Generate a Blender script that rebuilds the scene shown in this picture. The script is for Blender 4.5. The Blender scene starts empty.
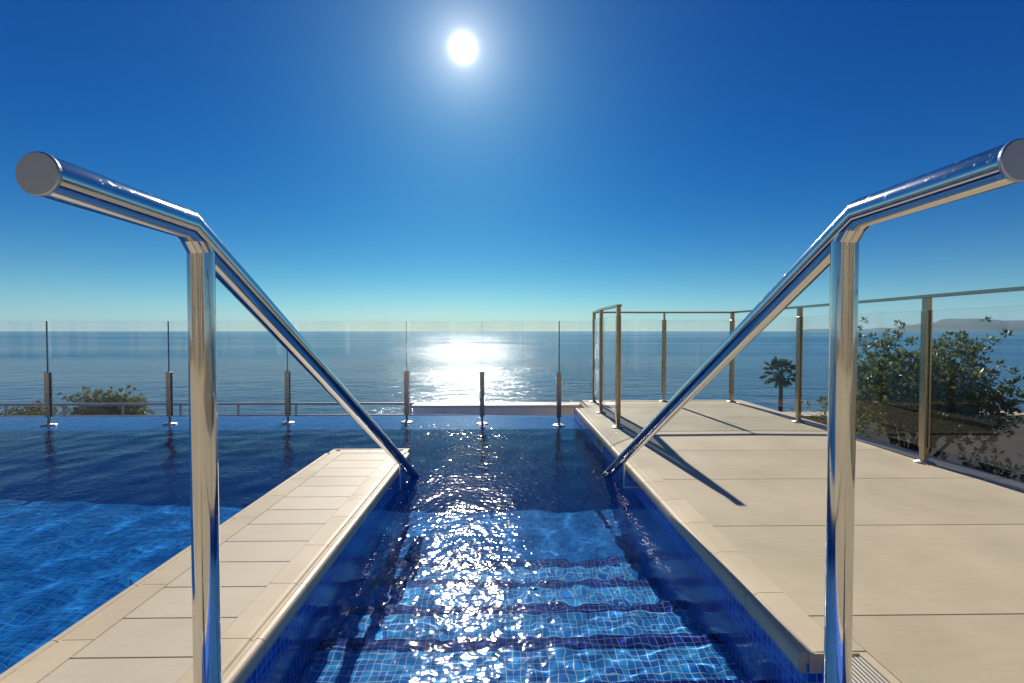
import bpy, math, random
import numpy as np
from mathutils import Vector, Matrix
R = math.radians
rng = random.Random(11)
nrng = np.random.RandomState(5)
scene = bpy.context.scene
col = scene.collection

# ------------------------------------------------------------------ camera
cam_d = bpy.data.cameras.new("camera")
cam = bpy.data.objects.new("camera", cam_d)
col.objects.link(cam)
cam_d.sensor_width = 36.0
cam_d.lens = 455.0 / 1024.0 * 36.0
cam_d.clip_start = 0.02
cam_d.clip_end = 200000
cam.location = (0, 0, 0.8)
cam.rotation_euler = (R(90 - 1.32), 0, R(-0.88))
scene.camera = cam

# ------------------------------------------------------------------ helpers
class MB:
    """collects polygons of one mesh"""
    def __init__(s):
        s.v, s.f, s.m, s.sm = [], [], [], []
    def add(s, verts, faces, mat=0, smooth=False):
        o = len(s.v)
        s.v.extend([tuple(p) for p in verts])
        for f in faces:
            s.f.append(tuple(i + o for i in f)); s.m.append(mat); s.sm.append(smooth)
    def box(s, x0, x1, y0, y1, z0, z1, mat=0, bev=0.0, M=None):
        if bev <= 0:
            v = [(x0,y0,z0),(x1,y0,z0),(x1,y1,z0),(x0,y1,z0),(x0,y0,z1),(x1,y0,z1),(x1,y1,z1),(x0,y1,z1)]
            f = [(0,3,2,1),(4,5,6,7),(0,1,5,4),(1,2,6,5),(2,3,7,6),(3,0,4,7)]
        else:
            b = bev
            def ring(i, z): return [(x0+i,y0+i,z),(x1-i,y0+i,z),(x1-i,y1-i,z),(x0+i,y1-i,z)]
            v = ring(b, z0) + ring(0, z0+b) + ring(0, z1-b) + ring(b, z1)
            f = [(3,2,1,0),(12,13,14,15)]
            for k in range(3):
                for i in range(4):
                    j = (i+1) % 4
                    f.append((4*k+i, 4*k+j, 4*k+4+j, 4*k+4+i))
        if M is not None: v = [tuple(M @ Vector(p)) for p in v]
        s.add(v, f, mat)
    def tube(s, pts, r, seg=20, caps=True, mat=0, radii=None, smooth=True, joint=False):
        pts = [Vector(p) for p in pts]; n = len(pts)
        tang = []
        for i in range(n):
            a = pts[i]-pts[i-1] if i > 0 else pts[1]-pts[0]
            b = pts[i+1]-pts[i] if i < n-1 else pts[-1]-pts[-2]
            tang.append((a.normalized()+b.normalized()).normalized())
        up = Vector((0,0,1)) if abs(tang[0].z) < .9 else Vector((0,1,0))
        V, F = [], []
        for i in range(n):
            t = tang[i]
            sd = t.cross(up)
            if sd.length < 1e-4: sd = t.cross(Vector((1,0,0)))
            sd.normalize(); u = sd.cross(t).normalized()
            up = u
            # mitre: stretch in the bend plane
            k = 1.0
            if 0 < i < n-1 and radii is None:
                a = (pts[i]-pts[i-1]).normalized(); c = max(.3, a.dot(t)); k = 1.0/c
                bp = (pts[i+1]-pts[i]).normalized()-a
                bp = bp - t*bp.dot(t)
                bdir = bp.normalized() if bp.length > 1e-5 else None
            else: bdir = None
            rr = radii[i] if radii else r
            for q in range(seg):
                an = 2*math.pi*q/seg
                o = sd*math.cos(an)*rr + u*math.sin(an)*rr
                if bdir is not None: o = o + bdir*o.dot(bdir)*(k-1)
                V.append(pts[i]+o)
        for i in range(n-1):
            for q in range(seg):
                w = (q+1) % seg
                F.append((i*seg+q, i*seg+w, (i+1)*seg+w, (i+1)*seg+q))
        s.add(V, F, mat, smooth)
        if caps:
            s.add(V[:seg], [tuple(range(seg-1,-1,-1))], mat); s.add(V[-seg:], [tuple(range(seg))], mat)
    def lathe(s, cx, cy, prof, seg=28, mat=0, smooth=True):
        V, F = [], []
        for (r, z) in prof:
            for q in range(seg):
                a = 2*math.pi*q/seg; V.append((cx+r*math.cos(a), cy+r*math.sin(a), z))
        for i in range(len(prof)-1):
            for q in range(seg):
                w = (q+1) % seg
                F.append((i*seg+q, i*seg+w, (i+1)*seg+w, (i+1)*seg+q))
        s.add(V, F, mat, smooth)
        s.add(V[:seg], [tuple(range(seg-1,-1,-1))], mat); s.add(V[-seg:], [tuple(range(seg))], mat)
    def extrude(s, prof, axis, a0, a1, mat=0, at=(0,0), flip=False):
        """profile of (u, z) swept along an axis; axis 'y': u is x, axis 'x': u is y"""
        n = len(prof); V = []
        for a in (a0, a1):
            for (u, z) in prof:
                V.append((u, a, z) if axis == 'y' else (a, u, z))
        F = [tuple(range(n)), tuple(range(2*n-1, n-1, -1))]
        for i in range(n):
            j = (i+1) % n; F.append((j, i, n+i, n+j))
        if flip: F = [tuple(reversed(f)) for f in F]
        s.add(V, F, mat)
    def build(s, name, mats, parent=None, uv=True, loc=None):
        me = bpy.data.meshes.new(name)
        v = s.v
        if loc is not None: v = [(p[0]-loc[0], p[1]-loc[1], p[2]-loc[2]) for p in v]
        me.from_pydata(v, [], s.f)
        for m in (mats if isinstance(mats, (list, tuple)) else [mats]): me.materials.append(m)
        me.polygons.foreach_set('material_index', s.m)
        me.polygons.foreach_set('use_smooth', s.sm)
        me.update()
        if uv: box_uv(me, loc or (0,0,0))
        o = bpy.data.objects.new(name, me); col.objects.link(o)
        if loc is not None: o.location = loc
        if parent is not None:
            o.parent = parent
            if loc is None:   # geometry is given in world metres
                o.matrix_parent_inverse = Matrix.Translation(parent.location).inverted()
            else:
                o.location = Vector(loc)-parent.location
        return o

def box_uv(me, off=(0,0,0)):
    uvl = me.uv_layers.new(name="UVMap")
    nv = len(me.vertices); co = np.empty(nv*3); me.vertices.foreach_get('co', co); co = co.reshape(-1,3)+np.array(off)
    nl = len(me.loops); li = np.empty(nl, dtype=np.int32); me.loops.foreach_get('vertex_index', li)
    npoly = len(me.polygons); no = np.empty(npoly*3); me.polygons.foreach_get('normal', no); no = np.abs(no.reshape(-1,3))
    tot = np.empty(npoly, dtype=np.int32); me.polygons.foreach_get('loop_total', tot)
    ax = np.repeat(np.argmax(no+np.array([0,0,1e-4]), axis=1), tot)
    p = co[li]
    u = np.where(ax == 0, p[:,1], p[:,0]); w = np.where(ax == 2, p[:,1], p[:,2])
    uvl.data.foreach_set('uv', np.stack([u, w], 1).astype(np.float32).ravel())

def tag(o, label=None, cat=None, group=None, kind=None):
    if label: o['label'] = label
    if cat: o['category'] = cat
    if group: o['group'] = group
    if kind: o['kind'] = kind
    return o
def empty(name, loc):
    o = bpy.data.objects.new(name, None); col.objects.link(o); o.location = loc
    o.empty_display_size = .2
    return o

# ------------------------------------------------------------------ materials
def mat(name):
    m = bpy.data.materials.new(name); m.use_nodes = True
    nt = m.node_tree; nt.nodes.clear()
    out = nt.nodes.new('ShaderNodeOutputMaterial')
    return m, nt, out
def N(nt, t, **kw):
    n = nt.nodes.new(t)
    for k, v in kw.items():
        if k in n.inputs: n.inputs[k].default_value = v
        else: setattr(n, k, v)
    return n
def principled(nt, out, **kw):
    b = N(nt, 'ShaderNodeBsdfPrincipled', **kw)
    nt.links.new(b.outputs[0], out.inputs[0]); return b
def ramp(nt, fac, stops):
    r = nt.nodes.new('ShaderNodeValToRGB'); e = r.color_ramp.elements
    while len(e) < len(stops): e.new(.5)
    for i, (p, c) in enumerate(stops):
        e[i].position = p; e[i].color = (*c, 1) if len(c) == 3 else c
    nt.links.new(fac, r.inputs[0]); return r
def mixc(nt, fac, a, b, blend='MIX'):
    m = nt.nodes.new('ShaderNodeMix'); m.data_type = 'RGBA'; m.blend_type = blend
    for sock, v in ((m.inputs[0], fac), (m.inputs[6], a), (m.inputs[7], b)):
        if hasattr(v, 'is_linked'): nt.links.new(v, sock)
        else: sock.default_value = v if not isinstance(v, tuple) or len(v) == 4 else (*v, 1)
    return m.outputs[2]
def math_(nt, op, a, b=None, c=None):
    m = nt.nodes.new('ShaderNodeMath'); m.operation = op
    for i, v in enumerate((a, b, c)):
        if v is None: continue
        if hasattr(v, 'is_linked'): nt.links.new(v, m.inputs[i])
        else: m.inputs[i].default_value = v
    return m.outputs[0]
def noise(nt, vec, scale, detail=4, rough=.55, dist=0.0):
    n = N(nt, 'ShaderNodeTexNoise', Scale=scale, Detail=detail, Roughness=rough, Distortion=dist)
    if vec is not None: nt.links.new(vec, n.inputs['Vector'])
    return n
def mapping(nt, vec, scale=(1,1,1), rot=(0,0,0)):
    m = nt.nodes.new('ShaderNodeMapping'); m.inputs['Scale'].default_value = scale; m.inputs['Rotation'].default_value = rot
    nt.links.new(vec, m.inputs[0]); return m.outputs[0]

def stone(name, c1, c2, rough=.6, speck=.06, bump=.15):
    m, nt, out = mat(name)
    g = N(nt, 'ShaderNodeNewGeometry'); pos = g.outputs['Position']
    b = principled(nt, out, Roughness=rough); b.inputs['Specular IOR Level'].default_value = .22
    n1 = noise(nt, pos, 2.2, 5, .6, .4); n2 = noise(nt, mapping(nt, pos, (8, 40, 8)), 1.0, 4); n3 = noise(nt, pos, 160, 3)
    f = math_(nt, 'MULTIPLY_ADD', n2.outputs[0], .35, math_(nt, 'MULTIPLY', n1.outputs[0], .65))
    r = ramp(nt, f, [(.33, c1), (.66, c2)])
    isl = math_(nt, 'MULTIPLY_ADD', g.outputs['Random Per Island'], .12, .94)
    sp = math_(nt, 'MULTIPLY_ADD', n3.outputs[0], speck*2, 1-speck)
    # a few faint water and foot stains
    st = ramp(nt, noise(nt, pos, 3.1, 3, .5, 1.0).outputs[0], [(.62, (1,1,1)), (.74, (.955,.95,.94))])
    cc = mixc(nt, 1.0, r.outputs[0], st.outputs[0], 'MULTIPLY')
    v = N(nt, 'ShaderNodeHueSaturation'); nt.links.new(cc, v.inputs['Color'])
    nt.links.new(math_(nt, 'MULTIPLY', isl, sp), v.inputs['Value'])
    nt.links.new(v.outputs[0], b.inputs['Base Color'])
    rr = ramp(nt, n1.outputs[0], [(.3, (rough-.12,)*3), (.7, (rough+.1,)*3)]); nt.links.new(rr.outputs[0], b.inputs['Roughness'])
    bp = N(nt, 'ShaderNodeBump', Strength=bump, Distance=.002); nt.links.new(n3.outputs[0], bp.inputs['Height'])
    nt.links.new(bp.outputs[0], b.inputs['Normal'])
    return m

def mosaic(name, c1, c2, c3, grout, rough=.12, tile=.025, mortar=.0013, spec=.5):
    m, nt, out = mat(name)
    uv = N(nt, 'ShaderNodeUVMap')
    br = N(nt, 'ShaderNodeTexBrick', offset=0.0, squash=1.0, Scale=1.0)
    br.offset = 0.0; br.squash = 1.0
    br.inputs['Mortar Size'].default_value = mortar; br.inputs['Mortar Smooth'].default_value = .3
    br.inputs['Brick Width'].default_value = tile; br.inputs['Row Height'].default_value = tile
    br.inputs['Bias'].default_value = 0
    br.inputs['Color1'].default_value = (0,0,0,1); br.inputs['Color2'].default_value = (1,1,1,1); br.inputs['Mortar'].default_value = (0,0,0,1)
    nt.links.new(uv.outputs[0], br.inputs['Vector'])
    r = ramp(nt, br.outputs['Color'], [(.0, c1), (.5, c2), (1., c3)])
    nn = noise(nt, uv.outputs[0], 1.3, 3)
    tint = ramp(nt, nn.outputs[0], [(.3, (.82,.85,.9)), (.7, (1.12,1.08,1.04))])
    c = mixc(nt, 1.0, r.outputs[0], tint.outputs[0], 'MULTIPLY')
    c = mixc(nt, br.outputs['Fac'], c, grout)
    b = principled(nt, out, Roughness=rough); b.inputs['Specular IOR Level'].default_value = spec
    nt.links.new(c, b.inputs['Base Color'])
    rg = math_(nt, 'MULTIPLY_ADD', br.outputs['Fac'], .5, rough); nt.links.new(rg, b.inputs['Roughness'])
    h = math_(nt, 'SUBTRACT', math_(nt, 'MULTIPLY', noise(nt, uv.outputs[0], 60, 2).outputs[0], .5), br.outputs['Fac'])
    bp = N(nt, 'ShaderNodeBump', Strength=.35, Distance=.0012); nt.links.new(h, bp.inputs['Height'])
    nt.links.new(bp.outputs[0], b.inputs['Normal'])
    return m

def plain(name, c, rough=.6, metal=0.0, var=.12, vs=6.0):
    m, nt, out = mat(name)
    g = N(nt, 'ShaderNodeNewGeometry')
    n = noise(nt, g.outputs['Position'], vs, 4)
    a = tuple(x*(1-var) for x in c); d = tuple(min(1, x*(1+var)) for x in c)
    b = principled(nt, out, Roughness=rough, Metallic=metal)
    nt.links.new(ramp(nt, n.outputs[0], [(.3, a), (.7, d)]).outputs[0], b.inputs['Base Color'])
    return m

def steel(name, c=(.66,.65,.63), rough=.075, streak=(900,900,6), bump=.02):
    m, nt, out = mat(name)
    tc = N(nt, 'ShaderNodeTexCoord')
    b = principled(nt, out, Metallic=1.0, Roughness=rough)
    n = noise(nt, mapping(nt, tc.outputs['Object'], streak), 1.0, 2)
    sm = noise(nt, tc.outputs['Object'], 9, 4)
    nt.links.new(ramp(nt, sm.outputs[0], [(.3, tuple(x*.9 for x in c)), (.7, c)]).outputs[0], b.inputs['Base Color'])
    rr = math_(nt, 'MULTIPLY_ADD', n.outputs[0], rough, rough*.5)
    rr = math_(nt, 'ADD', rr, math_(nt, 'MULTIPLY', math_(nt, 'POWER', sm.outputs[0], 3.0), .16)); sp_ = ramp(nt, noise(nt, tc.outputs['Object'], 75, 3, .6, .5).outputs[0], [(.60, (0,0,0)), (.70, (1,1,1))])   # dried water spots
    rr = math_(nt, 'MULTIPLY_ADD', sp_.outputs[0], .16, rr)
    nt.links.new(rr, b.inputs['Roughness'])
    bp = N(nt, 'ShaderNodeBump', Strength=bump, Distance=.001); nt.links.new(n.outputs[0], bp.inputs['Height'])
    nt.links.new(bp.outputs[0], b.inputs['Normal'])
    return m

M = {}
M['deck'] = stone('deck_stone', (.48,.40,.255), (.56,.47,.315), .55)
M['paver'] = stone('pier_stone', (.54,.455,.315), (.61,.52,.375), .55)
M['coping'] = stone('coping_stone', (.56,.455,.29), (.64,.53,.36), .45)
M['joint'] = plain('joint_mortar', (.34,.28,.20), .9)
M['render'] = plain('beige_render', (.78,.69,.55), .85, vs=3)
M['dark'] = plain('dark_gap', (.03,.03,.03), .9)
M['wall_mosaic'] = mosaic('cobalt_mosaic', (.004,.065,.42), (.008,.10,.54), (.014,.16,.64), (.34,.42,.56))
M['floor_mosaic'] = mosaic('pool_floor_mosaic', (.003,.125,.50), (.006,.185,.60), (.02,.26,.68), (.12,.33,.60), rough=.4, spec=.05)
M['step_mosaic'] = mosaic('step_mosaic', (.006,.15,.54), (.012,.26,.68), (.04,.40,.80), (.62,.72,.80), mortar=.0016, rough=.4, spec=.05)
M['nosing_mosaic'] = mosaic('nosing_mosaic', (.003,.010,.15), (.004,.018,.22), (.008,.03,.30), (.22,.27,.42), mortar=.0016, rough=.4, spec=.05)
M['weir_mosaic'] = mosaic('weir_mosaic', (.008,.06,.36), (.014,.09,.45), (.03,.14,.53), (.20,.27,.42), rough=.16)
M['steel'] = steel('polished_steel')
M['steel_brushed'] = steel('brushed_steel', (.40,.46,.54), .34, (300,300,300), .05)
M['flange'] = steel('satin_flange', (.50,.47,.42), .42, (60,60,60), .05)
M['decklit_steel'] = steel('satin_steel', (.42,.345,.25), .2, (600,600,8))  # steel tinted golden, light bounced off the deck put into the colour
M['dull_steel'] = steel('dull_steel', (.34,.32,.30), .22, (600,600,8))
M['paint_grey'] = plain('grey_paint', (.20,.24,.27), .5)
M['paint_white'] = plain('white_paint', (.75,.74,.70), .5)
M['facade'] = plain('facade_plaster', (.30,.24,.155), .8, vs=1.2)
M['grate'] = plain('grate_plastic', (.60,.54,.43), .5)

# water: a real refracting surface
m, nt, out = mat('pool_water')
rf = N(nt, 'ShaderNodeBsdfRefraction', IOR=1.33, Roughness=0.0); rf.inputs['Color'].default_value = (.82,.96,1,1)
g = N(nt, 'ShaderNodeNewGeometry'); pos = g.outputs['Position']
rp1 = noise(nt, pos, 30, 1.0, .4, .2); rp2 = noise(nt, pos, 6, 2.0, .5, .3)
calm = ramp(nt, noise(nt, pos, .9, 2).outputs[0], [(.35,(.55,)*3), (.6,(1,)*3)])
hh = math_(nt, 'MULTIPLY_ADD', rp2.outputs[0], .9, rp1.outputs[0])
bp = N(nt, 'ShaderNodeBump', Strength=1.0, Distance=.0052); nt.links.new(math_(nt, 'MULTIPLY', hh, calm.outputs[0]), bp.inputs['Height'])
gs = N(nt, 'ShaderNodeBsdfGlossy', Roughness=.075); nt.links.new(bp.outputs[0], gs.inputs['Normal'])
lw = N(nt, 'ShaderNodeLayerWeight', Blend=.5)
fs = math_(nt, 'MULTIPLY_ADD', math_(nt, 'POWER', lw.outputs['Facing'], 5.0), .95, .032)
mx = N(nt, 'ShaderNodeMixShader'); nt.links.new(fs, mx.inputs[0]); nt.links.new(rf.outputs[0], mx.inputs[1]); nt.links.new(gs.outputs[0], mx.inputs[2])
nt.links.new(mx.outputs[0], out.inputs[0]); M['water'] = m

# architectural glass: seen the same from both sides, a little salt dust
def glass_mat(name, tint, dust):
    m, nt, out = mat(name)
    lw = N(nt, 'ShaderNodeLayerWeight', Blend=.5)
    f5 = math_(nt, 'POWER', lw.outputs['Facing'], 5.0)
    fr = math_(nt, 'MULTIPLY_ADD', f5, .92, .026)
    tr = N(nt, 'ShaderNodeBsdfTransparent'); tr.inputs[0].default_value = (*tint, 1)
    gs = N(nt, 'ShaderNodeBsdfGlossy', Roughness=.0); gs.inputs[0].default_value = (1,1,1,1)
    tl = N(nt, 'ShaderNodeBsdfTranslucent'); tl.inputs[0].default_value = (.8,.8,.78,1)
    g = N(nt, 'ShaderNodeNewGeometry')
    dn = noise(nt, g.outputs['Position'], 2.0, 5, .65)
    df = math_(nt, 'MULTIPLY', dn.outputs[0], dust*2)
    mx = N(nt, 'ShaderNodeMixShader'); nt.links.new(df, mx.inputs[0]); nt.links.new(tr.outputs[0], mx.inputs[1]); nt.links.new(tl.outputs[0], mx.inputs[2])
    m2 = N(nt, 'ShaderNodeMixShader'); nt.links.new(fr, m2.inputs[0]); nt.links.new(mx.outputs[0], m2.inputs[1]); nt.links.new(gs.outputs[0], m2.inputs[2])
    nt.links.new(m2.outputs[0], out.inputs[0]); return m
M['glass'] = glass_mat('pane_glass', (.955,.975,.97), .007)
m, nt, out = mat('glass_edge')
b = principled(nt, out, Roughness=.2); b.inputs['Base Color'].default_value = (.10,.17,.16,1); M['glass_edge'] = m

# sea
m, nt, out = mat('sea_water')
g = N(nt, 'ShaderNodeNewGeometry'); pos = g.outputs['Position']
n0 = noise(nt, mapping(nt, pos, (.0012,.006,1)), 1.0, 4, .55, .6)        # long wind streaks
n1 = noise(nt, mapping(nt, pos, (.9,1.3,1)), 1.0, 3, .6)
n2 = noise(nt, mapping(nt, pos, (.10,.2,1)), 1.0, 4, .6)
h = math_(nt, 'ADD', math_(nt, 'MULTIPLY', n1.outputs[0], .22), math_(nt, 'MULTIPLY', n2.outputs[0], 1.0))
bp = N(nt, 'ShaderNodeBump', Strength=1.0, Distance=1.0); nt.links.new(h, bp.inputs['Height'])
b = principled(nt, out, IOR=1.33); b.inputs['Specular IOR Level'].default_value = .16
nt.links.new(ramp(nt, n0.outputs[0], [(.35, (.003,.060,.16)), (.65, (.008,.090,.20))]).outputs[0], b.inputs['Base Color'])
nt.links.new(ramp(nt, n0.outputs[0], [(.40, (.10,)*3), (.62, (.20,)*3)]).outputs[0], b.inputs['Roughness'])
nt.links.new(bp.outputs[0], b.inputs['Normal']); M['sea'] = m

# ground: dry scrub and sand
m, nt, out = mat('dry_ground')
g = N(nt, 'ShaderNodeNewGeometry'); pos = g.outputs['Position']
b = principled(nt, out, Roughness=.95)
nn = noise(nt, pos, .5, 6, .65)
nt.links.new(ramp(nt, nn.outputs[0], [(.35, (.07,.075,.035)), (.5, (.17,.14,.085)), (.65, (.30,.25,.17))]).outputs[0], b.inputs['Base Color'])
M['ground'] = m
M['hill'] = plain('hill_rock', (.12,.13,.10), .95, vs=.0008, var=.3)
M['bark'] = plain('bark', (.085,.065,.045), .95, vs=14, var=.35)

def leaf_mat(name, stops, rough=.35):
    m, nt, out = mat(name)
    g = N(nt, 'ShaderNodeNewGeometry')
    r = ramp(nt, g.outputs['Random Per Island'], stops)
    b = N(nt, 'ShaderNodeBsdfPrincipled', Roughness=rough); nt.links.new(r.outputs[0], b.inputs['Base Color'])
    t = N(nt, 'ShaderNodeBsdfTranslucent')
    nt.links.new(mixc(nt, 1.0, r.outputs[0], (1.7,1.7,.8), 'MULTIPLY'), t.inputs[0])
    mx = N(nt, 'ShaderNodeMixShader'); mx.inputs[0].default_value = .5
    nt.links.new(b.outputs[0], mx.inputs[1]); nt.links.new(t.outputs[0], mx.inputs[2]); nt.links.new(mx.outputs[0], out.inputs[0])
    return m
M['leaf'] = leaf_mat('broad_leaf', [(0,(.045,.060,.026)), (.55,(.078,.098,.042)), (.9,(.12,.135,.062)), (1,(.15,.145,.08))], .3)
M['leaf_shrub'] = leaf_mat('shrub_leaf', [(0,(.035,.05,.016)), (.6,(.065,.08,.028)), (1,(.12,.12,.05))], .4)
M['leaf_palm'] = leaf_mat('palm_leaf', [(0,(.030,.045,.018)), (.6,(.05,.07,.03)), (1,(.09,.10,.05))], .4)

# ------------------------------------------------------------------ light
sun_dir = Vector((-0.07708, 0.85042, 0.52043)).normalized()
EL = math.asin(sun_dir.z); AZ = math.atan2(sun_dir.x, sun_dir.y)
sd = bpy.data.lights.new("sun", 'SUN'); sun = bpy.data.objects.new("sun", sd); col.objects.link(sun)
sd.energy = 4.0; sd.angle = R(.53); sd.color = (1, .95, .87)
sun.rotation_euler = sun_dir.to_track_quat('Z', 'Y').to_euler()
sun.location = sun_dir*60
sd.cycles.is_caustics_light = True
w = bpy.data.worlds.new("World"); scene.world = w; w.use_nodes = True
nt = w.node_tree; nt.nodes.clear()
out = nt.nodes.new('ShaderNodeOutputWorld'); bg = nt.nodes.new('ShaderNodeBackground')
sky = nt.nodes.new('ShaderNodeTexSky'); sky.sky_type = 'NISHITA'; sky.sun_disc = False
sky.sun_elevation = EL; sky.sun_rotation = AZ; sky.altitude = 20
sky.air_density = 1.0; sky.dust_density = .25; sky.ozone_density = 4.0
hs = N(nt, 'ShaderNodeHueSaturation', Saturation=1.3, Value=1.0)
# deepen the clear winter blue channel by channel, then add the pale veil low over the sea
sp = nt.nodes.new('ShaderNodeSeparateColor'); nt.links.new(sky.outputs[0], hs.inputs['Color']); nt.links.new(hs.outputs[0], sp.inputs[0])
tc = N(nt, 'ShaderNodeTexCoord'); sx = nt.nodes.new('ShaderNodeSeparateXYZ'); nt.links.new(tc.outputs['Generated'], sx.inputs[0])
elv = math_(nt, 'MAXIMUM', sx.outputs[2], 0.0)
veil = math_(nt, 'EXPONENT', math_(nt, 'DIVIDE', elv, -.062))
cb0 = nt.nodes.new('ShaderNodeCombineColor')
for i, (g_, k_, v_) in enumerate(((1.95, .42, .36), (1.28, .77, .35), (1.0, .83, .40))):
    c_ = math_(nt, 'POWER', math_(nt, 'MAXIMUM', math_(nt, 'MULTIPLY', sp.outputs[i], .0732), 0.0), g_)
    c_ = math_(nt, 'ADD', math_(nt, 'MULTIPLY', c_, k_/.0732), math_(nt, 'MULTIPLY', veil, v_/.0732))
    nt.links.new(c_, cb0.inputs[i])
# the sun's own disc and the bright air round it
vm = nt.nodes.new('ShaderNodeVectorMath'); vm.operation = 'DOT_PRODUCT'; vm.inputs[1].default_value = sun_dir
nt.links.new(tc.outputs['Generated'], vm.inputs[0])
ang = math_(nt, 'ARCCOSINE', math_(nt, 'MINIMUM', vm.outputs['Value'], .9999999))
core = math_(nt, 'MULTIPLY', math_(nt, 'EXPONENT', math_(nt, 'MULTIPLY', math_(nt, 'POWER', math_(nt, 'DIVIDE', ang, R(1.0)), 2.0), -1.0)), 40.0)
aur = math_(nt, 'MULTIPLY', math_(nt, 'EXPONENT', math_(nt, 'DIVIDE', ang, -R(2.3))), 12.0)
broad = math_(nt, 'MULTIPLY', math_(nt, 'EXPONENT', math_(nt, 'DIVIDE', ang, -R(9))), 1.6)
tot = math_(nt, 'ADD', core, math_(nt, 'ADD', aur, broad))
cb = nt.nodes.new('ShaderNodeCombineColor')
for i, k in enumerate((1.0, .97, .93)): nt.links.new(math_(nt, 'MULTIPLY', tot, k), cb.inputs[i])
sm = mixc(nt, 1.0, cb0.outputs[0], cb.outputs[0], 'ADD')
nt.links.new(sm, bg.inputs[0]); bg.inputs[1].default_value = .05
nt.links.new(bg.outputs[0], out.inputs[0])

# ------------------------------------------------------------------ the pool basin
XL, XR = -.647, .752          # faces of the entry channel
PL = -1.166                   # left face of the walkway
PE = 3.09                      # far end of the walkway
WY = 4.39                     # where the water meets the weir
WZ = -.15                     # water level
FZ = -0.98                    # pool floor
X0, Y0 = -13.0, -4.0
def wall(mb, pts, z0, z1, n, m=0):
    """vertical faces along a polyline, normal to the left of travel"""
    for a, b in zip(pts[:-1], pts[1:]):
        mb.add([(a[0],a[1],z0),(b[0],b[1],z0),(b[0],b[1],z1),(a[0],a[1],z1)], [(3,2,1,0) if n else (0,1,2,3)], m)
b = MB()
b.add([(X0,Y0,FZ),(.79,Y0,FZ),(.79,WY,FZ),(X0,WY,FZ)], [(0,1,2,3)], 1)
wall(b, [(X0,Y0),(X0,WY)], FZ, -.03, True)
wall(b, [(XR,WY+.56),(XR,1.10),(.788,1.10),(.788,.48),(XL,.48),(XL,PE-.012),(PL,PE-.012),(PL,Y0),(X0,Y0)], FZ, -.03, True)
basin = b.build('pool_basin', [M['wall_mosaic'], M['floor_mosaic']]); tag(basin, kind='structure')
b = MB()
b.box(X0, XR-.003, WY, 5.105, -3.2, -.157, 0, .006)
weir = b.build('overflow_weir', M['weir_mosaic']); tag(weir, kind='structure')
OVER = 5.10                   # the water runs as a thin film over the weir to here

# steps leading down into the pool
st = empty('pool_steps', (.05, .9, FZ)); tag(st, 'blue mosaic steps with cobalt nosings under the water between the steel handrails', 'steps')
edge0, tread, rise, z1 = 1.27, .318, .165, -.245
SX0, SX1 = XL+.002, XR-.002
recv = [basin, weir]
for k in range(5):
    y1 = edge0 + k*tread; y0 = .482 if k == 0 else y1-tread+.002; z = z1-k*rise
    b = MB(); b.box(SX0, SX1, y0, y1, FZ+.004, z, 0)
    s_ = b.build('step', M['step_mosaic'], st)
    b = MB(); b.box(SX0+.001, SX1-.001, y1-.052, y1+.003, z-.05, z+.002, 0)
    n_ = b.build('nosing', M['nosing_mosaic'], s_)
    n_.matrix_parent_inverse = Matrix.Translation(st.location).inverted()
    s_.matrix_parent_inverse = Matrix.Identity(4); s_.location = (0,0,0)
    # vertices are world metres: bring the step under its thing
    s_.matrix_parent_inverse = Matrix.Translation(st.location).inverted(); n_.matrix_parent_inverse = Matrix.Identity(4)
    recv += [s_, n_]
# top landing just under the handrail posts
b = MB(); b.box(.754, .786, .482, 1.098, FZ+.004, z1, 0); ld = b.build('landing_edge', M['step_mosaic']); tag(ld, kind='structure'); recv.append(ld)

# water surface, one wavy sheet
def spectrum(K, lo, hi, rms):
    wl = np.exp(nrng.uniform(np.log(lo), np.log(hi), K)); th = nrng.uniform(0, 2*np.pi, K)
    return np.cos(th)*2*np.pi/wl, np.sin(th)*2*np.pi/wl, rms*np.sqrt(2/K)*wl/(2*np.pi), nrng.uniform(0, 2*np.pi, K)
SWELL = spectrum(26, .16, .75, .026); RIPPLE = spectrum(30, .045, .13, .030)
def wave(x, y):
    a = np.zeros_like(x); c = np.zeros_like(x)
    for kx, ky, am, ph in zip(*SWELL): a += am*np.sin(kx*x+ky*y+ph)
    for kx, ky, am, ph in zip(*RIPPLE): c += am*np.sin(kx*x+ky*y+ph)
    # the shallow stepped channel ripples more than the deep pool
    sh = np.clip((2.7-y)/1.1, 0, 1)*(x > PL+.2)
    g = .85+.25*np.sin(1.7*x+.6*np.sin(1.3*y)+.5)*np.sin(1.1*y-.7*x+1.0)
    film = np.clip((WY-y)/.25, 0, 1)*.92+.08
    return g*(a+c*(.16+.84*sh))*film
V, F = [], []
def patch(x0, x1, y0, y1, d):
    nx, ny = max(2, int(round((x1-x0)/d))+1), max(2, int(round((y1-y0)/d))+1)
    xs, ys = np.meshgrid(np.linspace(x0, x1, nx), np.linspace(y0, y1, ny))
    z = WZ+wave(xs, ys)
    o = sum(len(a) for a in V)
    V.append(np.stack([xs.ravel(), ys.ravel(), z.ravel()], 1))
    i = np.arange(nx*ny).reshape(ny, nx)
    F.append(np.stack([i[:-1,:-1].ravel(), i[:-1,1:].ravel(), i[1:,1:].ravel(), i[1:,:-1].ravel()], 1)+o)
patch(XL, XR, .48, PE-.012, .0065)
patch(XR, .788, .48, 1.10, .009)
patch(X0, -3.2, Y0, 1.0, .05); patch(-3.2, PL, Y0, 1.0, .02)
patch(X0, -5.0, 1.0, PE-.012, .04); patch(-5.0, PL, 1.0, PE-.012, .011)
patch(X0, -5.0, PE-.012, WY, .04); patch(-5.0, XR, PE-.012, WY, .011)
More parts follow.
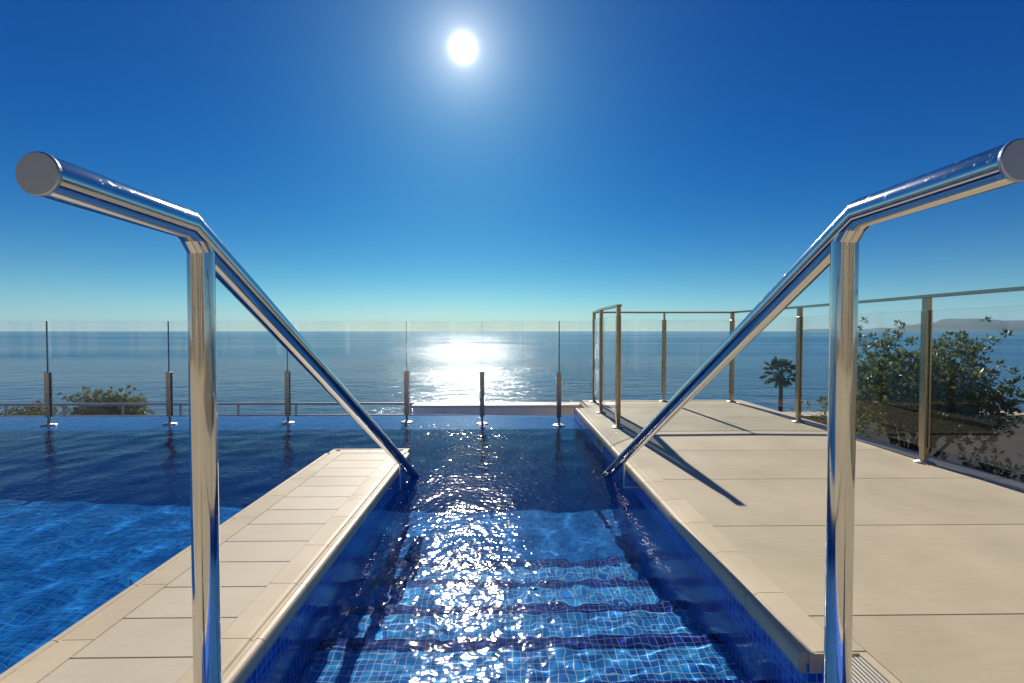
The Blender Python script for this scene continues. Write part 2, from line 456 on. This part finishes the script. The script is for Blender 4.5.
patch(X0, -5.0, WY, OVER, .06); patch(-5.0, XR-.004, WY, OVER, .02)
V = np.concatenate(V); F = np.concatenate(F)
me = bpy.data.meshes.new('pool_water')
me.vertices.add(len(V)); me.vertices.foreach_set('co', V.ravel())
me.loops.add(F.size); me.loops.foreach_set('vertex_index', F.ravel().astype(np.int32))
me.polygons.add(len(F)); me.polygons.foreach_set('loop_start', np.arange(0, F.size, 4, dtype=np.int32)); 
me.polygons.foreach_set('use_smooth', np.ones(len(F), dtype=bool))
me.materials.append(M['water']); me.update(calc_edges=True); me.validate()
water = bpy.data.objects.new('pool_water', me); col.objects.link(water); tag(water, kind='structure')
water.cycles.is_caustics_caster = True

# ------------------------------------------------------------------ copings, walkway, deck
def edge_profile(xe, s, wid=.10):
    """coping section; xe = pool face, s=+1 when the stone lies on +x"""
    p = [(-.010,-.054),(-.016,-.050),(-.0195,-.042),(-.0205,-.032),(-.0205,-.014),(-.0185,-.007),(-.014,-.003),(-.004,-.001),(.003,-.002),(.007,-.006),(.013,-.006),(.018,-.001),(.030,.000),(wid,.000),(wid,-.065),(.001,-.065),(.001,-.056)]
    q = [(xe+s*u, z) for (u, z) in p]
    return q
def coping_run(mb, xe, s, ya, yb, step, axis='y', wid=.10):
    n = max(1, int(round((yb-ya)/step))); d = (yb-ya)/n
    for i in range(n):
        g = .0012
        mb.extrude(edge_profile(xe, s, wid), axis, ya+i*d+g, ya+(i+1)*d-g, 0, flip=(s < 0) != (axis == 'x'))
b = MB()
coping_run(b, XL, -1, -4.0, PE-.10, .255)
coping_run(b, PL, 1, -4.0, PE-.10, .255)
coping_run(b, PE, -1, PL+.002, XL-.002, .26, 'x')
# core of the walkway, mosaic faces belong to the basin
b.box(PL+.095, XL-.095, -4.0, PE-.095, -.06, -.012, 1)
yy = .957
while yy > -4: yy -= .1545
rows = []
while yy < PE-.115:
    rows.append(yy); yy += .1545
for i, y in enumerate(rows):
    ye = min(y+.1545, PE-.102)
    b.box(PL+.1008, XL-.1008, y+.0013, ye-.0013, -.03, -.0005, 2, .0012)
for (x, y) in ((XL-.05, PE-.045), (PL+.05, PE-.045)):     # small dark discs for the mitre gaps in the end corners
    b.lathe(x, y, [(.014,-.004),(.014,.0018),(.010,.0022)], 14, 3)
walk = b.build('pool_walkway', [M['coping'], M['joint'], M['paver'], M['dark']]); tag(walk, kind='structure')

DX1, DY1 = 2.695, 5.19
b = MB()
coping_run(b, XR, 1, 1.105, 4.70, .255)
b.box(.855, .9, 4.70, 4.74, -.05, 0, 0)
b.box(XR+.101, DX1, -6, DY1-.006, -3.4, -.022, 1)                       # body under the slabs
b.box(XR+.002, XR+.12, 1.104, 4.72, -3.2, -.05, 1)
y = 1.247-.5875*12; xs0 = XR+.101
rows = []
while y < DY1:
    rows.append(y); y += .5875
for y in rows:
    y1 = min(y+.5875, DY1-.05)
    if y1-y < .05: continue
    xa = xs0 if y1 <= 4.72 else .885
    if y < 4.70 < y1:
        b.box(xs0, DX1-.115, y+.0015, 4.70, -.03, 0, 2, .0012)
        b.box(.885, DX1-.115, 4.703, y1-.0015, -.03, 0, 2, .0012); continue
    if y < 1.1 and y1 > -3: xa = .905
    b.box(xa, DX1-.115, y+.0015, y1-.0015, -.03, 0, 2, .0012)
b.box(xs0, .9035, 1.106, 1.2455, -.03, 0, 2, .0012)
# pale kerb strip along the outer edges
n = 20
for i in range(n):
    a = -6+(DY1+6)*i/n; c = -6+(DY1+6)*(i+1)/n
    b.box(DX1-.112, DX1+.02, a+.0012, c-.0012, -.03, .006, 0, .003)
for i in range(3):
    a = .885+(DX1-.115-.885)*i/3; c = .885+(DX1-.115-.885)*(i+1)/3
    b.box(a+.0012, c-.0012, DY1-.048, DY1+.02, -.03, .004, 0, .003)
b.box(-13, .905, -6, .470, -.4, -.001, 2)                                 # terrace behind the steps
deck = b.build('pool_deck', [M['coping'], M['joint'], M['deck']]); tag(deck, kind='structure')

# grooved overflow grate beside the right handrail
b = MB()
for i in range(8):
    x = .792+i*.0105
    b.box(x, x+.0065, .5, 1.085, -.02, .0015, 0, .001)
b.box(.790, .876, .5, 1.088, -.05, -.012, 1)
gt = empty('drain_grate', (.835, .8, -.03)); tag(gt, 'narrow white grooved drain grate set in the deck beside the right handrail post', 'drain grate')
g1 = MB(); g1.v, g1.f, g1.m, g1.sm = b.v, b.f, b.m, b.sm
g1.build('grate_bars', [M['grate'], M['dark']], gt)
b = MB(); b.box(.878, .902, .49, 1.098, -.05, .001, 0, .002); b.box(.756, .902, 1.0995, 1.1035, -.05, -.001, 0)
b.build('frame', M['coping'], gt)

# ------------------------------------------------------------------ handrails
def handrail(label, x, wallx, sgn, zr):
    t = empty('handrail', (x, .885, z1)); tag(t, label, 'handrail', 'steel handrails beside the pool steps')
    r = .0275
    bend = Vector((x, .85, zr)); low = Vector((x, 2.97, -.150)); d = (low-bend).normalized()
    endp = bend + d*((low-bend).length+.45)
    b = MB(); b.tube([(x,.588,zr), bend, endp], r, 40); b.build('rail', M['steel'], t)
    b = MB()
    b.v, b.f = [], []
    V = []; seg = 40
    for (rr, y) in ((r+.0004,.590),(r+.0004,.5865),(r-.0012,.5850)):
        for q in range(seg):
            a = 2*math.pi*q/seg; V.append((x+rr*math.cos(a), y, zr+rr*math.sin(a)))
    Fc = [tuple(range(2*seg, 3*seg))] + [(i*seg+q, (i*seg+(q+1)%seg), ((i+1)*seg+(q+1)%seg), (i+1)*seg+q) for i in range(2) for q in range(seg)]
    b.add(V, Fc); b.build('end_cap', M['steel_brushed'], t)
    py = .893
    b = MB(); b.tube([(x, py, z1+.001), (x, py, zr-.044)], .0232, 32); b.build('post', M['steel'], t)
    b = MB(); b.tube([(x, py, zr-.0435), (x, py-.002, zr-.040), (x, py-.034, zr-.004)], .0236, 28); b.build('elbow', M['steel'], t)
    b = MB(); b.lathe(x, py, [(.045,z1+.002),(.045,z1+.008),(.026,z1+.012),(.026,z1+.03)], 28); b.build('base_flange', M['steel'], t)
    b = MB(); yb = 2.55; zb = bend.z+(yb-.85)*d.z/d.y
    b.tube([(wallx, yb, -.085), (x+sgn*.004, yb, -.085), (x, yb, zb-.02)], .006, 12)
    b.tube([(wallx, yb, -.085), (wallx-sgn*.006, yb, -.085)], .018, 16)
    b.build('wall_bracket', M['steel'], t)
    return t
handrail('polished steel handrail on the left, its lower end meeting the water beside the stone walkway', -.588, XL, -1, .998)
handrail('polished steel handrail on the right, its lower end beside the beige deck edge', .671, XR, 1, 1.022)

# pool wall depth tile
t = empty('depth_marker', (XR, 3.62, -.09)); tag(t, 'small pale grey square marker tile set in the blue pool wall under the deck edge', 'tile marker')
b = MB(); b.box(XR-.006, XR+.004, 3.46, 3.74, -.135, -.037, 0, .001); b.build('tile', M['paint_white'], t)
b = MB()
b.box(XR-.0085, XR-.005, 3.49, 3.71, -.125, -.047, 0)
b.build('recess_panel', M['paint_grey'], t)
b = MB(); b.box(XR-.011, XR-.008, 3.56, 3.64, -.115, -.057, 0); b.build('centre_plate', M['facade'], t)

# ------------------------------------------------------------------ glass balustrade along the weir
def pane(parent, p, q, z0, z1, th=.012, gap=.003):
    p, q = Vector((*p, 0)), Vector((*q, 0)); d = (q-p).normalized(); n = Vector((-d.y, d.x, 0))*th/2
    a, c = p+d*gap, q-d*gap
    b = MB()
    vs = [a-n, c-n, c+n, a+n]
    v = [(u.x,u.y,z0) for u in vs]+[(u.x,u.y,z1) for u in vs]
    b.add(v, [(0,1,5,4),(2,3,7,6)], 0); b.add(v, [(4,5,6,7),(3,2,1,0),(1,2,6,5),(3,0,4,7)], 1)
    return b.build('glass_panel', [M['glass'], M['glass_edge']], parent)
def baluster(parent, x, y, zf, zt):
    b = MB(); z = zf
    b.tube([(x,y,z+.02),(x,y,z+.085)], .012, 16)
    b.box(x-.022, x+.022, y-.019, y-.009, z+.08, zt, 0, .002)
    b.box(x-.022, x+.022, y+.009, y+.019, z+.08, zt, 0, .002)
    b.box(x-.006, x+.006, y-.009, y+.009, z+.08, zt-.01, 0)
    p = b.build('post', M['dull_steel'], parent)
    b = MB(); b.lathe(x, y, [(.062,z+.001),(.062,z+.006),(.055,z+.009),(.014,z+.012),(.014,z+.022)], 28)
    f = b.build('base_flange', M['flange'], p); f.matrix_parent_inverse = Matrix.Identity(4)
bal = empty('glass_balustrade', (-3, 4.7, WZ)); tag(bal, 'frameless glass balustrade on short steel posts along the far pool edge, sea behind', 'balustrade')
bp_ = [(-9.6,4.60),(-8.35,4.62),(-7.1,4.63),(-5.85,4.64),(-4.61,4.651),(-3.424,4.682),(-2.244,4.72),(-1.024,4.735),(-.234,4.64),(.54,4.545)]
for (x, y) in bp_: baluster(bal, x, y, WZ, .385)
for p, q in zip(bp_[:-1], bp_[1:]): pane(bal, p, q, -.062, .90)
baluster(bal, 1.055, 5.03, .0, .385)
pane(bal, bp_[-1], (1.0, 5.06), .065, .90)

# ------------------------------------------------------------------ deck railing
rl = empty('deck_railing', (1.8, 4.6, 0)); tag(rl, 'glass deck railing with steel posts coloured with warm deck light and a flat top rail round the beige terrace', 'railing')
def rail_post(x, y, along, neck=False):
    """posts of two flat bars clamping the glass; along = 'x' or 'y' run"""
    b = MB()
    def bx(u0,u1,v0,v1,z0,z1,bev=.002):
        if along == 'y': b.box(x+v0, x+v1, y+u0, y+u1, z0, z1, 0, bev)
        else: b.box(x+u0, x+u1, y+v0, y+v1, z0, z1, 0, bev)
    if neck:
        bx(-.009,.009,-.012,.012,.02,.10); bx(-.009,.009,-.012,.012,.915,1.0)
        lo, hi = .095, .925
    else:
        bx(-.017,.017,-.0155,.0155,.92,1.0); bx(-.017,.017,-.0145,.0145,.012,.10)
        lo, hi = .09, .925
    bx(-.019,.019,-.018,-.008,lo,hi); bx(-.019,.019,.008,.018,lo,hi); bx(-.006,.006,-.008,.008,lo,hi,0)
    p = b.build('post', M['decklit_steel'], rl)
    b = MB(); b.lathe(x, y, [(.05,.002),(.05,.007),(.044,.010),(.024,.012),(.024,.018)], 28)
    f = b.build('base_flange', M['flange'], p); f.matrix_parent_inverse = Matrix.Identity(4)
A, B, C = (.935,3.74), (.937,4.42), (1.0,5.10); D, E = (1.80,5.12), (2.555,5.08)
Fp, G = (2.575,3.94), (2.545,2.71)
right = [E, Fp, G, (2.545,1.47), (2.545,.23), (2.545,-1.0), (2.545,-2.25), (2.545,-3.5)]
for p in (A, B, C): rail_post(*p, 'y')
rail_post(*D, 'x', True); rail_post(*E, 'x')
for p in right[1:]: rail_post(*p, 'y')
for run in ([A, B], [B, C], [C, D], [D, E]): pane(rl, run[0], run[1], .10, .925, gap=.014)
for p, q in zip(right[:-1], right[1:]): pane(rl, p, q, .10, .925, gap=.014)
def flatrail(pts, w=.042, z0=1.0, z1=1.018):
    b = MB(); n = len(pts); L, Rr = [], []
    P = [Vector((*p, 0)) for p in pts]
    for i in range(n):
        a = (P[i]-P[i-1]).normalized() if i else (P[1]-P[0]).normalized()
        c = (P[i+1]-P[i]).normalized() if i < n-1 else a
        na, nc = Vector((-a.y,a.x,0)), Vector((-c.y,c.x,0)); m_ = (na+nc).normalized(); k = (w/2)/max(.3, m_.dot(na))
        e = (a*.03 if i == n-1 else -a*.03 if i == 0 else Vector())
        L.append(P[i]+m_*k+e); Rr.append(P[i]-m_*k+e)
    v = []
    for i in range(n):
        v += [(L[i].x,L[i].y,z0),(Rr[i].x,Rr[i].y,z0),(Rr[i].x,Rr[i].y,z1),(L[i].x,L[i].y,z1)]
    f = [(0,1,2,3), tuple(4*(n-1)+q for q in (3,2,1,0))]
    for i in range(n-1):
        for q in range(4):
            r_ = (q+1) % 4; f.append((4*i+r_, 4*i+q, 4*i+4+q, 4*i+4+r_))
    b.add(v, f); return b
flatrail([A, B, C, D, E]+right[1:]).build('top_rail', M['decklit_steel'], rl)

# ------------------------------------------------------------------ beyond the terrace
def gz(x, y):
    """ground height: planting ground beside the deck, falling to the shore"""
    t = max(0., min(1., (y-6.5)/44)); base = -1.55-11.2*t**.8
    base += .12*math.sin(.9*x+.4*y)+.08*math.sin(2.1*x-1.3*y)
    if y > 60: base -= (y-60)*.05
    return base
ys = [-60,-30,-12,-6]+[-4+.6*i for i in range(30)]+[15,17,20,23,27,31,36,42,48,55,63,72,85,110]
xs = [-400,-200,-120,-80,-60,-45,-35,-28,-22,-18]+[-15+1.0*i for i in range(36)]+[22,25,30,38,48,60,80,120,200,400]
b = MB(); v = [(x,y,gz(x,y)) for y in ys for x in xs]; nx = len(xs)
b.add(v, [(j*nx+i, j*nx+i+1, (j+1)*nx+i+1, (j+1)*nx+i) for j in range(len(ys)-1) for i in range(nx-1)], 0, True)
ground = b.build('ground', M['ground']); tag(ground, kind='structure')
SZ = -13.2
b = MB(); b.add([(-30000,45,SZ),(30000,45,SZ),(30000,26000,SZ),(-30000,26000,SZ)], [(0,1,2,3)])
sea = b.build('sea', M['sea']); tag(sea, kind='structure')

# hills on the far shore to the right
def hills(name, x0, x1, y, prof, seed, depth=2500):
    r_ = random.Random(seed); b = MB(); n = 90; rows = 8; V = []
    ph = [r_.uniform(0, 6.28) for _ in range(8)]
    for j in range(rows):
        v_ = j/(rows-1)
        for i in range(n):
            u = i/(n-1); x = x0+(x1-x0)*u
            hgt = 0
            for (c, wd, hh) in prof: hgt += hh*math.exp(-((u-c)/wd)**2)
            hgt *= 1+.10*math.sin(23*u+ph[0]+2*v_)+.06*math.sin(57*u+ph[1]-3*v_)+.03*math.sin(131*u+ph[2])
            hgt *= min(1, u/.06)*min(1, (1-u)/.03+.3)
            V.append((x, y+depth*v_+180*math.sin(9*u+ph[3]), SZ-2+hgt*math.sin(math.pi*min(.5, v_*.62)) if j else SZ-2))
    b.add(V, [(j*n+i, j*n+i+1, (j+1)*n+i+1, (j+1)*n+i) for j in range(rows-1) for i in range(n-1)], 0, True)
    o = b.build(name, M['hill']); tag(o, kind='structure'); return o
hills('hills', 13400, 23000, 14500, [(.03,.05,40),(.17,.075,170),(.35,.12,390),(.65,.25,430)], 3)
hills('hills', 14500, 20500, 20500, [(.15,.1,80),(.35,.15,130),(.75,.2,160)], 8)

# low beige wall beyond the weir
b = MB(); b.box(-1.21, 1.02, 6.0, 6.22, -3.0, -.215, 0)
lw = empty('low_wall', (-.1, 6.1, -3.0)); tag(lw, 'low beige rendered wall with a pale flat top seen behind the glass beyond the far pool edge', 'wall')
b.build('wall_body', M['render'], lw)
b = MB(); b.box(-1.23, 1.04, 5.97, 6.25, -.213, -.178, 0, .004); b.build('wall_cap', M['coping'], lw)
# parapet wall behind the tree
pw = empty('parapet_wall', (6, 6.4, -2)); tag(pw, 'long beige parapet wall with a sunlit top behind the broad tree on the right', 'wall')
b = MB(); b.box(3.86, 16, 6.3, 6.55, -2.6, -.44, 0); b.build('wall_body', M['render'], pw)
b = MB(); b.box(3.83, 16, 6.26, 6.59, -.438, -.385, 0, .004); b.build('wall_cap', M['coping'], pw)

# grey metal railing beyond the pool on the left
mr = empty('metal_railing', (-6, 8, -1.4)); tag(mr, 'grey metal railing seen low behind the glass balustrade on the left', 'railing')
b = MB(); b.box(-15.4, -1.58, 7.975, 8.025, -.495, -.455, 0, .004); b.build('top_rail', M['paint_grey'], mr)
b = MB(); b.box(-15.4, -1.58, 7.985, 8.015, -.70, -.665, 0, .004); b.build('bottom_rail', M['paint_grey'], mr)
x = -1.66
while x > -15.5:
    b = MB(); b.box(x-.015, x+.015, 7.985, 8.015, -1.5, -.494, 0); b.box(x-.06, x+.06, 7.94, 8.06, -1.52, -.78, 0, .004)
    b.build('post', M['paint_grey'], mr); x -= 1.0
b = MB(); b.box(-15.6, -1.4, 7.85, 8.3, -3.4, -.80, 0); 
kb = empty('retaining_kerb', (-6, 8, -2)); tag(kb, 'beige kerb wall carrying the grey metal railing on the left', 'kerb'); b.build('kerb_body', M['render'], kb)

# hotel behind the camera: what the steel and the panes mirror
hb = empty('hotel_building', (0, -16, -1)); tag(hb, 'pale hotel facade with dark windows mirrored in the glass and steel', 'building')
b = MB(); b.box(-30, 22, -24, -16, -3, 9.5, 0); b.build('wall', M['facade'], hb)
M['window'] = plain('window_dark', (.02,.025,.03), .08)
x = -28.0; r6 = random.Random(2)
while x < 20:  # unseen tall windows and added columns, shaped to stripe the steel reflections
    wd = r6.choice((.5, .8, 1.1, 1.6))
    b = MB(); b.box(x, x+wd, -16.04, -15.98, -.6, 9.0, 0); b.build('window', M['window'], hb)
    b = MB(); b.box(x+wd+.15, x+wd+.4, -16.0, -15.7, -3, 9.4, 0); b.build('added_column', M['paint_white'] if r6.random() < .5 else M['facade'], hb)
    x += wd+r6.uniform(.8, 1.8)

# ------------------------------------------------------------------ vegetation
def leaf_quads(b, pts, normals, size, rnd, aspect=.42, mat=0):
    """one folded leaf per point"""
    V, F = [], []
    for p, d in zip(pts, normals):
        s = size*rnd.uniform(.7, 1.25)
        d = d.normalized(); sdv = d.cross(Vector((rnd.uniform(-1,1), rnd.uniform(-1,1), rnd.uniform(.2,1)))).normalized()
        n = d.cross(sdv)
        o = len(V)
        a = s*aspect
        V += [p, p+d*s*.5+sdv*a*.5+n*s*.06, p+d*s-n*s*.08, p+d*s*.5-sdv*a*.5+n*s*.06]
        F += [(o, o+1, o+2), (o, o+2, o+3)]
    b.add(V, F, mat)
def rosette(b, c, axis, n, size, rnd, spread=.9, length=.10):
    P, D = [], []
    axis = axis.normalized()
    for i in range(n):
        q = Vector((rnd.gauss(0,1), rnd.gauss(0,1), rnd.gauss(0,1))).normalized()
        d = (axis*rnd.uniform(.2,1.0)+q*spread).normalized()
        P.append(c+axis*rnd.uniform(-length, 0)+q*.01); D.append(d)
    leaf_quads(b, P, D, size, rnd)
def broad_tree(base, crown_pts_fn, nlimb, label, cat, name, size, nleaf, rnd, trunk_r, mats, group=None, fork=.35, twigs=4, per=2):
    t = empty(name, base); tag(t, label, cat, group)
    tr, cr = MB(), MB(); base = Vector(base)
    trunk_r *= min(1.0, 1.7/math.sqrt(nlimb))
    tr.tube([base-Vector((0,0,.2)), base+Vector((.01,0,fork*.5)), base+Vector((.0,0,fork*1.05))], 0, 10, radii=[trunk_r*2.6, trunk_r*2.1, trunk_r*1.5])
    for li in range(nlimb):
        fk = base+Vector((rnd.uniform(-.05,.05), rnd.uniform(-.05,.05), fork*rnd.uniform(.6,1.1)))
        main = crown_pts_fn(rnd, .55)
        mid = fk.lerp(main, .5)+Vector((rnd.uniform(-.1,.1), rnd.uniform(-.1,.1), rnd.uniform(.0,.1)))*fork*2
        tr.tube([base+Vector((rnd.uniform(-.03,.03), rnd.uniform(-.03,.03), -.1)), fk, mid, main], 0, 8, radii=[trunk_r*1.1, trunk_r*.7, trunk_r*.42, trunk_r*.22])
        for bi in range(5):
            q = crown_pts_fn(rnd, .85)
            # nearest of a few candidates
            for _ in range(5):
                c = crown_pts_fn(rnd, .85)
                if (c-main).length < (q-main).length and (c-main).length > .2: q = c
            m2 = main.lerp(q, .5)+Vector((rnd.uniform(-1,1), rnd.uniform(-1,1), rnd.uniform(-.3,1)))*.06
            tr.tube([mid.lerp(main, rnd.uniform(.3,1)), m2, q], 0, 6, radii=[trunk_r*.2, trunk_r*.13, trunk_r*.07])
            for ti in range(twigs):
                e = q.lerp(crown_pts_fn(rnd, 1.0), rnd.uniform(.12,.35)) if ti else q
                tr.tube([m2.lerp(q, rnd.uniform(.2,1)), e], 0, 5, radii=[trunk_r*.08, trunk_r*.04])
                for k in range(per):
                    o = Vector((rnd.gauss(0,1), rnd.gauss(0,1), rnd.gauss(0,.8)))*(.11 if size < .08 else .30)
                    ax = (e+o-base-Vector((0,0,fork))).normalized()+Vector((0,0,.4))
                    rosette(cr, e+o, ax, nleaf, size, rnd, 1.0, size*.35)
    tr.build('trunk', mats[0], t, uv=False); cr.build('crown', mats[1], t, uv=False)
    return t
def dome(cx, cy, cz, rx, ry, zt, zb):
    def fn(rnd, k):
        while True:
            v = Vector((rnd.uniform(-1,1), rnd.uniform(-1,1), rnd.uniform(-1,1)))
            if .55*k < v.length < 1: break
        return Vector((cx+v.x*rx*k, cy+v.y*ry*k, cz+(v.z*zt if v.z > 0 else v.z*zb)*k))
    return fn
r1 = random.Random(21)
broad_tree((4.50,5.0,-1.35), dome(4.60,5.0,.06,1.24,.95,.98,.46), 15, 'broad dark green tree with glossy leaves beyond the deck railing on the right', 'tree', 'broadleaf_tree', .050, 15, r1, .085, (M['bark'], M['leaf']), per=5, fork=.55)
r2 = random.Random(4)
broad_tree((3.42,4.75,-1.45), dome(3.42,4.75,-.35,.36,.4,.48,.45), 4, 'small olive green shrub close behind the deck railing, left of the broad tree', 'shrub', 'shrub', .05, 6, r2, .03, (M['bark'], M['leaf_shrub']), twigs=5, per=4)
r3 = random.Random(9)
broad_tree((4.85,4.3,-1.45), dome(4.7,4.35,-.72,.42,.4,.30,.3), 4, 'low dark shrub under the right side of the broad tree', 'shrub', 'shrub', .055, 6, r3, .03, (M['bark'], M['leaf']), per=3)
r4 = random.Random(14)
broad_tree((-17.4,20,-6.0), dome(-17.5,20,-3.0,1.75,1.6,1.35,1.4), 8, 'rounded green tree seen through the glass behind the grey railing on the left', 'tree', 'round_tree', .12, 13, r4, .16, (M['bark'], M['leaf_shrub']), fork=1.5, twigs=6, per=7)
broad_tree((-21.5,20.5,-6.0), dome(-21.5,20.5,-3.4,1.5,1.4,.9,1.2), 5, 'low green bush at the far left behind the grey railing', 'bush', 'bush', .11, 12, r4, .12, (M['bark'], M['leaf_shrub']), fork=1.2, twigs=6, per=7)

# fan palm
pz = -10.0; pc = Vector((17.15, 28, -1.85))
t = empty('palm_tree', (17.2, 28, pz)); tag(t, 'fan palm with a round crown on a slim trunk standing against the sea', 'palm tree')
b = MB(); n = 14
b.tube([(17.2-.05*math.sin(i/n*3), 28, pz+(pc.z-pz)*i/n) for i in range(n+1)], 0, 12, radii=[.19-.085*i/n+.008*(i % 2) for i in range(n+1)])
b.build('trunk', M['bark'], t, uv=False)
b = MB(); r5 = random.Random(3)
for k in range(30):
    az = k*2.39996; el = R(78-118*(k/29.)); 
    d = Vector((math.cos(az)*math.cos(el), math.sin(az)*math.cos(el), math.sin(el)))
    L = r5.uniform(.62,.85); tip = pc+d*L
    b.tube([pc, pc+d*L*.6+Vector((0,0,.03)), tip], .014, 5, caps=False)
    sdv = d.cross(Vector((0,0,1)));  sdv = sdv.normalized() if sdv.length > .05 else Vector((1,0,0))
    up = sdv.cross(d)
    for j in range(17):
        a = R(-105+210*j/16); bl = r5.uniform(.36,.50)*(1-.25*abs(a)/R(105))
        e = (d*math.cos(a)+sdv*math.sin(a)).normalized()
        wv = e.cross(up).normalized()*.020
        p1 = tip+e*bl*.55+up*.03; p2 = tip+e*bl-Vector((0,0,.16*r5.uniform(.6,1.4)))
        b.add([tip, p1+wv, p2, p1-wv], [(0,1,2),(0,2,3)])
for k in range(30):   # dry skirt
    az = r5.uniform(0,6.28); p = pc+Vector((math.cos(az)*.14, math.sin(az)*.14, -.1)); q = p+Vector((math.cos(az)*.2, math.sin(az)*.2, -r5.uniform(.4,.8)))
    s_ = Vector((-math.sin(az), math.cos(az), 0))*.06
    b.add([p, q+s_, q-s_], [(0,1,2)])
b.build('crown', M['leaf_palm'], t, uv=False)

# sea air
b = MB(); b.box(-29000, 29000, -600, 25500, -16, 560)
m, nt, out = mat('sea_air')
pv = N(nt, 'ShaderNodeVolumePrincipled', Density=1.8e-5, Anisotropy=.0); pv.inputs['Color'].default_value = (.50,.78,1,1)
nt.links.new(pv.outputs[0], out.inputs['Volume'])
hz = b.build('haze', m, uv=False); tag(hz, kind='stuff')

for o in recv: o.cycles.is_caustics_receiver = True

# ------------------------------------------------------------------ render
scene.render.engine = 'CYCLES'
c = scene.cycles
c.use_denoising = True; c.denoiser = 'OPENIMAGEDENOISE'
c.max_bounces = 14; c.glossy_bounces = 6; c.transmission_bounces = 10; c.transparent_max_bounces = 24; c.diffuse_bounces = 4
c.caustics_reflective = True; c.caustics_refractive = True
c.sample_clamp_indirect = 12; c.blur_glossy = 0.0
vs = scene.view_settings
vs.view_transform = 'Standard'; vs.look = 'None'; vs.gamma = 1.0; vs.exposure = .6; vs.use_curve_mapping = False
